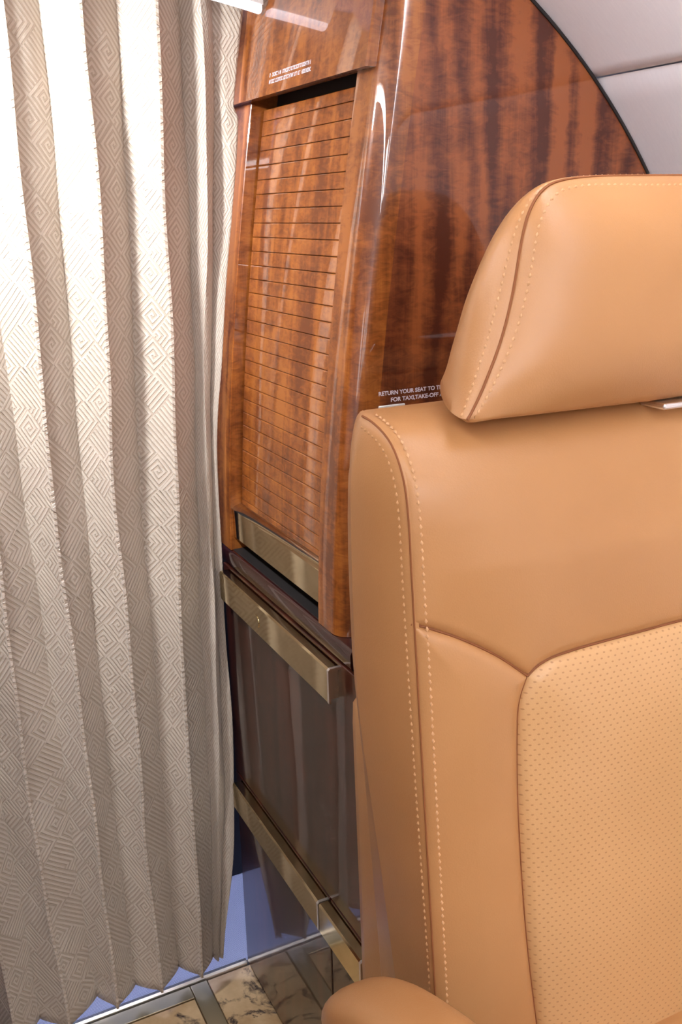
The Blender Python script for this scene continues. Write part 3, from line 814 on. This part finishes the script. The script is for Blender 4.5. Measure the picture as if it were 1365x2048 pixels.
# gusset band
ON = np.gradient(np.vstack([O[-1:], O, O[:1]]), axis=0)[1:-1]; ON /= np.linalg.norm(ON, axis=1)[:, None]
ON = np.stack([-ON[:, 1], ON[:, 0]], 1)
nb = 18; V = []
def band_pt(i, k):
    o = O[i]; u = k
    yf = hy(*o); yk = hk(o[1])
    y = yf + (yk - yf) * u
    side = abs(ON[i, 0]); 
    # the cheek bulges outwards, widest in its middle, pinched at the lower and upper corners
    zf = (o[1] - 0.995) / 0.178
    side_w = 0.023 * max(0.0, math.sin(math.pi * min(max(zf, 0.0), 1.0) ** 0.8)) * side
    b = (0.003 + side_w) * (1 - abs(2 * u - 1) ** 2.6)
    b += roll(u * (yk - yf), 0.010, 0.0065) + roll((1 - u) * (yk - yf), 0.009, 0.006)
    q = HC + (o - HC) * (1 - 0.20 * u ** 1.3) + ON[i] * b
    return np.array([q[0], y, q[1]])
us = np.r_[np.linspace(0, 0.12, 7), np.linspace(0.18, 0.82, 12), np.linspace(0.88, 1, 5)]; nb = len(us)
V = [band_pt(i, u) for i in range(nO) for u in us] ; F = []
for i in range(nO):
    i2 = (i + 1) % nO
    for j in range(nb - 1): F.append((i * nb + j, i * nb + j + 1, i2 * nb + j + 1, i2 * nb + j))
hobj(obj('gusset', V, F, 'leather', seat, angle=75))
# seam and stitches round left, top and right
half_n = int(np.argmin(np.linalg.norm(O - np.array([2 * XC - O[0, 0], O[0, 1]]), axis=1))) + 1
ring = range(0, half_n)
hobj(obj('seam', *tube([(O[i, 0] - ON[i, 0] * 0.0010, hy(*O[i]) + 0.0016, O[i, 1] - ON[i, 1] * 0.0010) for i in ring], 0.0011, 6), 'piping', seat))
Pf = []; Nf = []; Pg = []; Ng = []
for i in ring:
    L_ = np.linalg.norm(HC - O[i]); Pf.append(head_front(O[i], 0.0085 / L_) - np.array([0, 0.0003, 0])); Nf.append([ON[i, 0] * 0.4, -1, ON[i, 1] * 0.4])
    Pg.append(band_pt(i, 0.085) + np.array([ON[i, 0], 0, ON[i, 1]]) * 0.0003); Ng.append([ON[i, 0], -0.4, ON[i, 1]])
for p_, n_ in ((Pf, Nf), (Pg, Ng)):
    o = hobj(obj('stitching', *stitch_mesh(p_, n_, 0.0060, 0.0044, 0.0026, 0.0011), 'thread', seat, angle=180)); tag(o, kind='stuff')
# headrest stem and metal escutcheon below it
hobj(obj('stem', *box(XC - 0.035, XC + 0.035, 0.635, 0.660, 0.95, 1.02), 'foam', seat, bevel=0.004))
hobj(obj('metal_clip', *box(XC + 0.008, XC + 0.075, 0.583, 0.612, 0.9868, 0.9925), 'chrome', seat, bevel=0.002))

# ---- seat cushion, armrests, pedestal
def soft_box(x0, x1, y0, y1, z0, z1, name, mat, r=0.03):
    o = obj(name, *box(x0, x1, y0, y1, z0, z1), mat, seat)
    md = o.modifiers.new('round', 'BEVEL'); md.width = r; md.segments = 6
    return o
soft_box(XL + 0.01, XR - 0.01, -0.0, 0.53, 0.30, 0.44, 'seat_cushion', 'leather', 0.035)
soft_box(XL + 0.03, XR - 0.03, 0.05, 0.60, 0.12, 0.295, 'seat_base', 'foam', 0.015)
soft_box(XC - 0.12, XC + 0.12, 0.15, 0.52, 0.0, 0.13, 'pedestal', 'foam', 0.01)
for mr in (False, True):
    ax = [(0.282, 0.572, 0.512), (0.281, 0.560, 0.531), (0.280, 0.535, 0.553), (0.280, 0.500, 0.575), (0.280, 0.460, 0.593), (0.280, 0.41, 0.610), (0.280, 0.34, 0.624), (0.280, 0.20, 0.632), (0.280, 0.06, 0.630), (0.280, 0.02, 0.62)]
    ax = [(p[0], p[1], p[2] - 0.006) for p in catmull(ax, 4)]
    sec = []
    nax = len(ax)
    for i, p in enumerate(ax):
        a_ = np.array(ax[max(i - 1, 0)]); b_ = np.array(ax[min(i + 1, nax - 1)]); d = b_ - a_; d /= np.linalg.norm(d)
        up_ = np.array([0, d[2], -d[1]]) * 1.0
        if up_[2] < 0: up_ = -up_
        e = min(i / 9.0, (nax - 1 - i) / 5.0, 1.0); g = math.sqrt(max(1 - (1 - e) ** 2, 0.0)) * 0.97 + 0.03
        loop = []
        for a in np.linspace(0, 2 * math.pi, 24, endpoint=False):
            ca, sa = math.cos(a), math.sin(a)
            loop.append(tuple(np.array(p) + np.array([1, 0, 0]) * 0.036 * g * math.copysign(abs(ca) ** 0.8, ca) + up_ * 0.026 * g * math.copysign(abs(sa) ** 0.8, sa)))
        sec.append(loop)
    if mr: sec = [[(2 * XC - x, y, z) for x, y, z in s[::-1]] for s in sec]
    obj('armrest', *extrude_path(sec), 'leather', seat, angle=70)
    x0, x1 = (0.258, 0.302) if not mr else (2 * XC - 0.302, 2 * XC - 0.258)
    vv = [(x, y, z) for x in (x0, x1) for (y, z) in ((0.03, 0.20), (0.52, 0.20), (0.535, 0.53), (0.46, 0.575), (0.34, 0.602), (0.03, 0.605))]
    ff = [(0, 1, 2, 3, 4, 5)[::-1] if False else (0, 1, 2, 3, 4, 5), (6, 7, 8, 9, 10, 11)[::-1]] + [(i, i + 6, (i + 1) % 6 + 6, (i + 1) % 6) for i in range(6)]
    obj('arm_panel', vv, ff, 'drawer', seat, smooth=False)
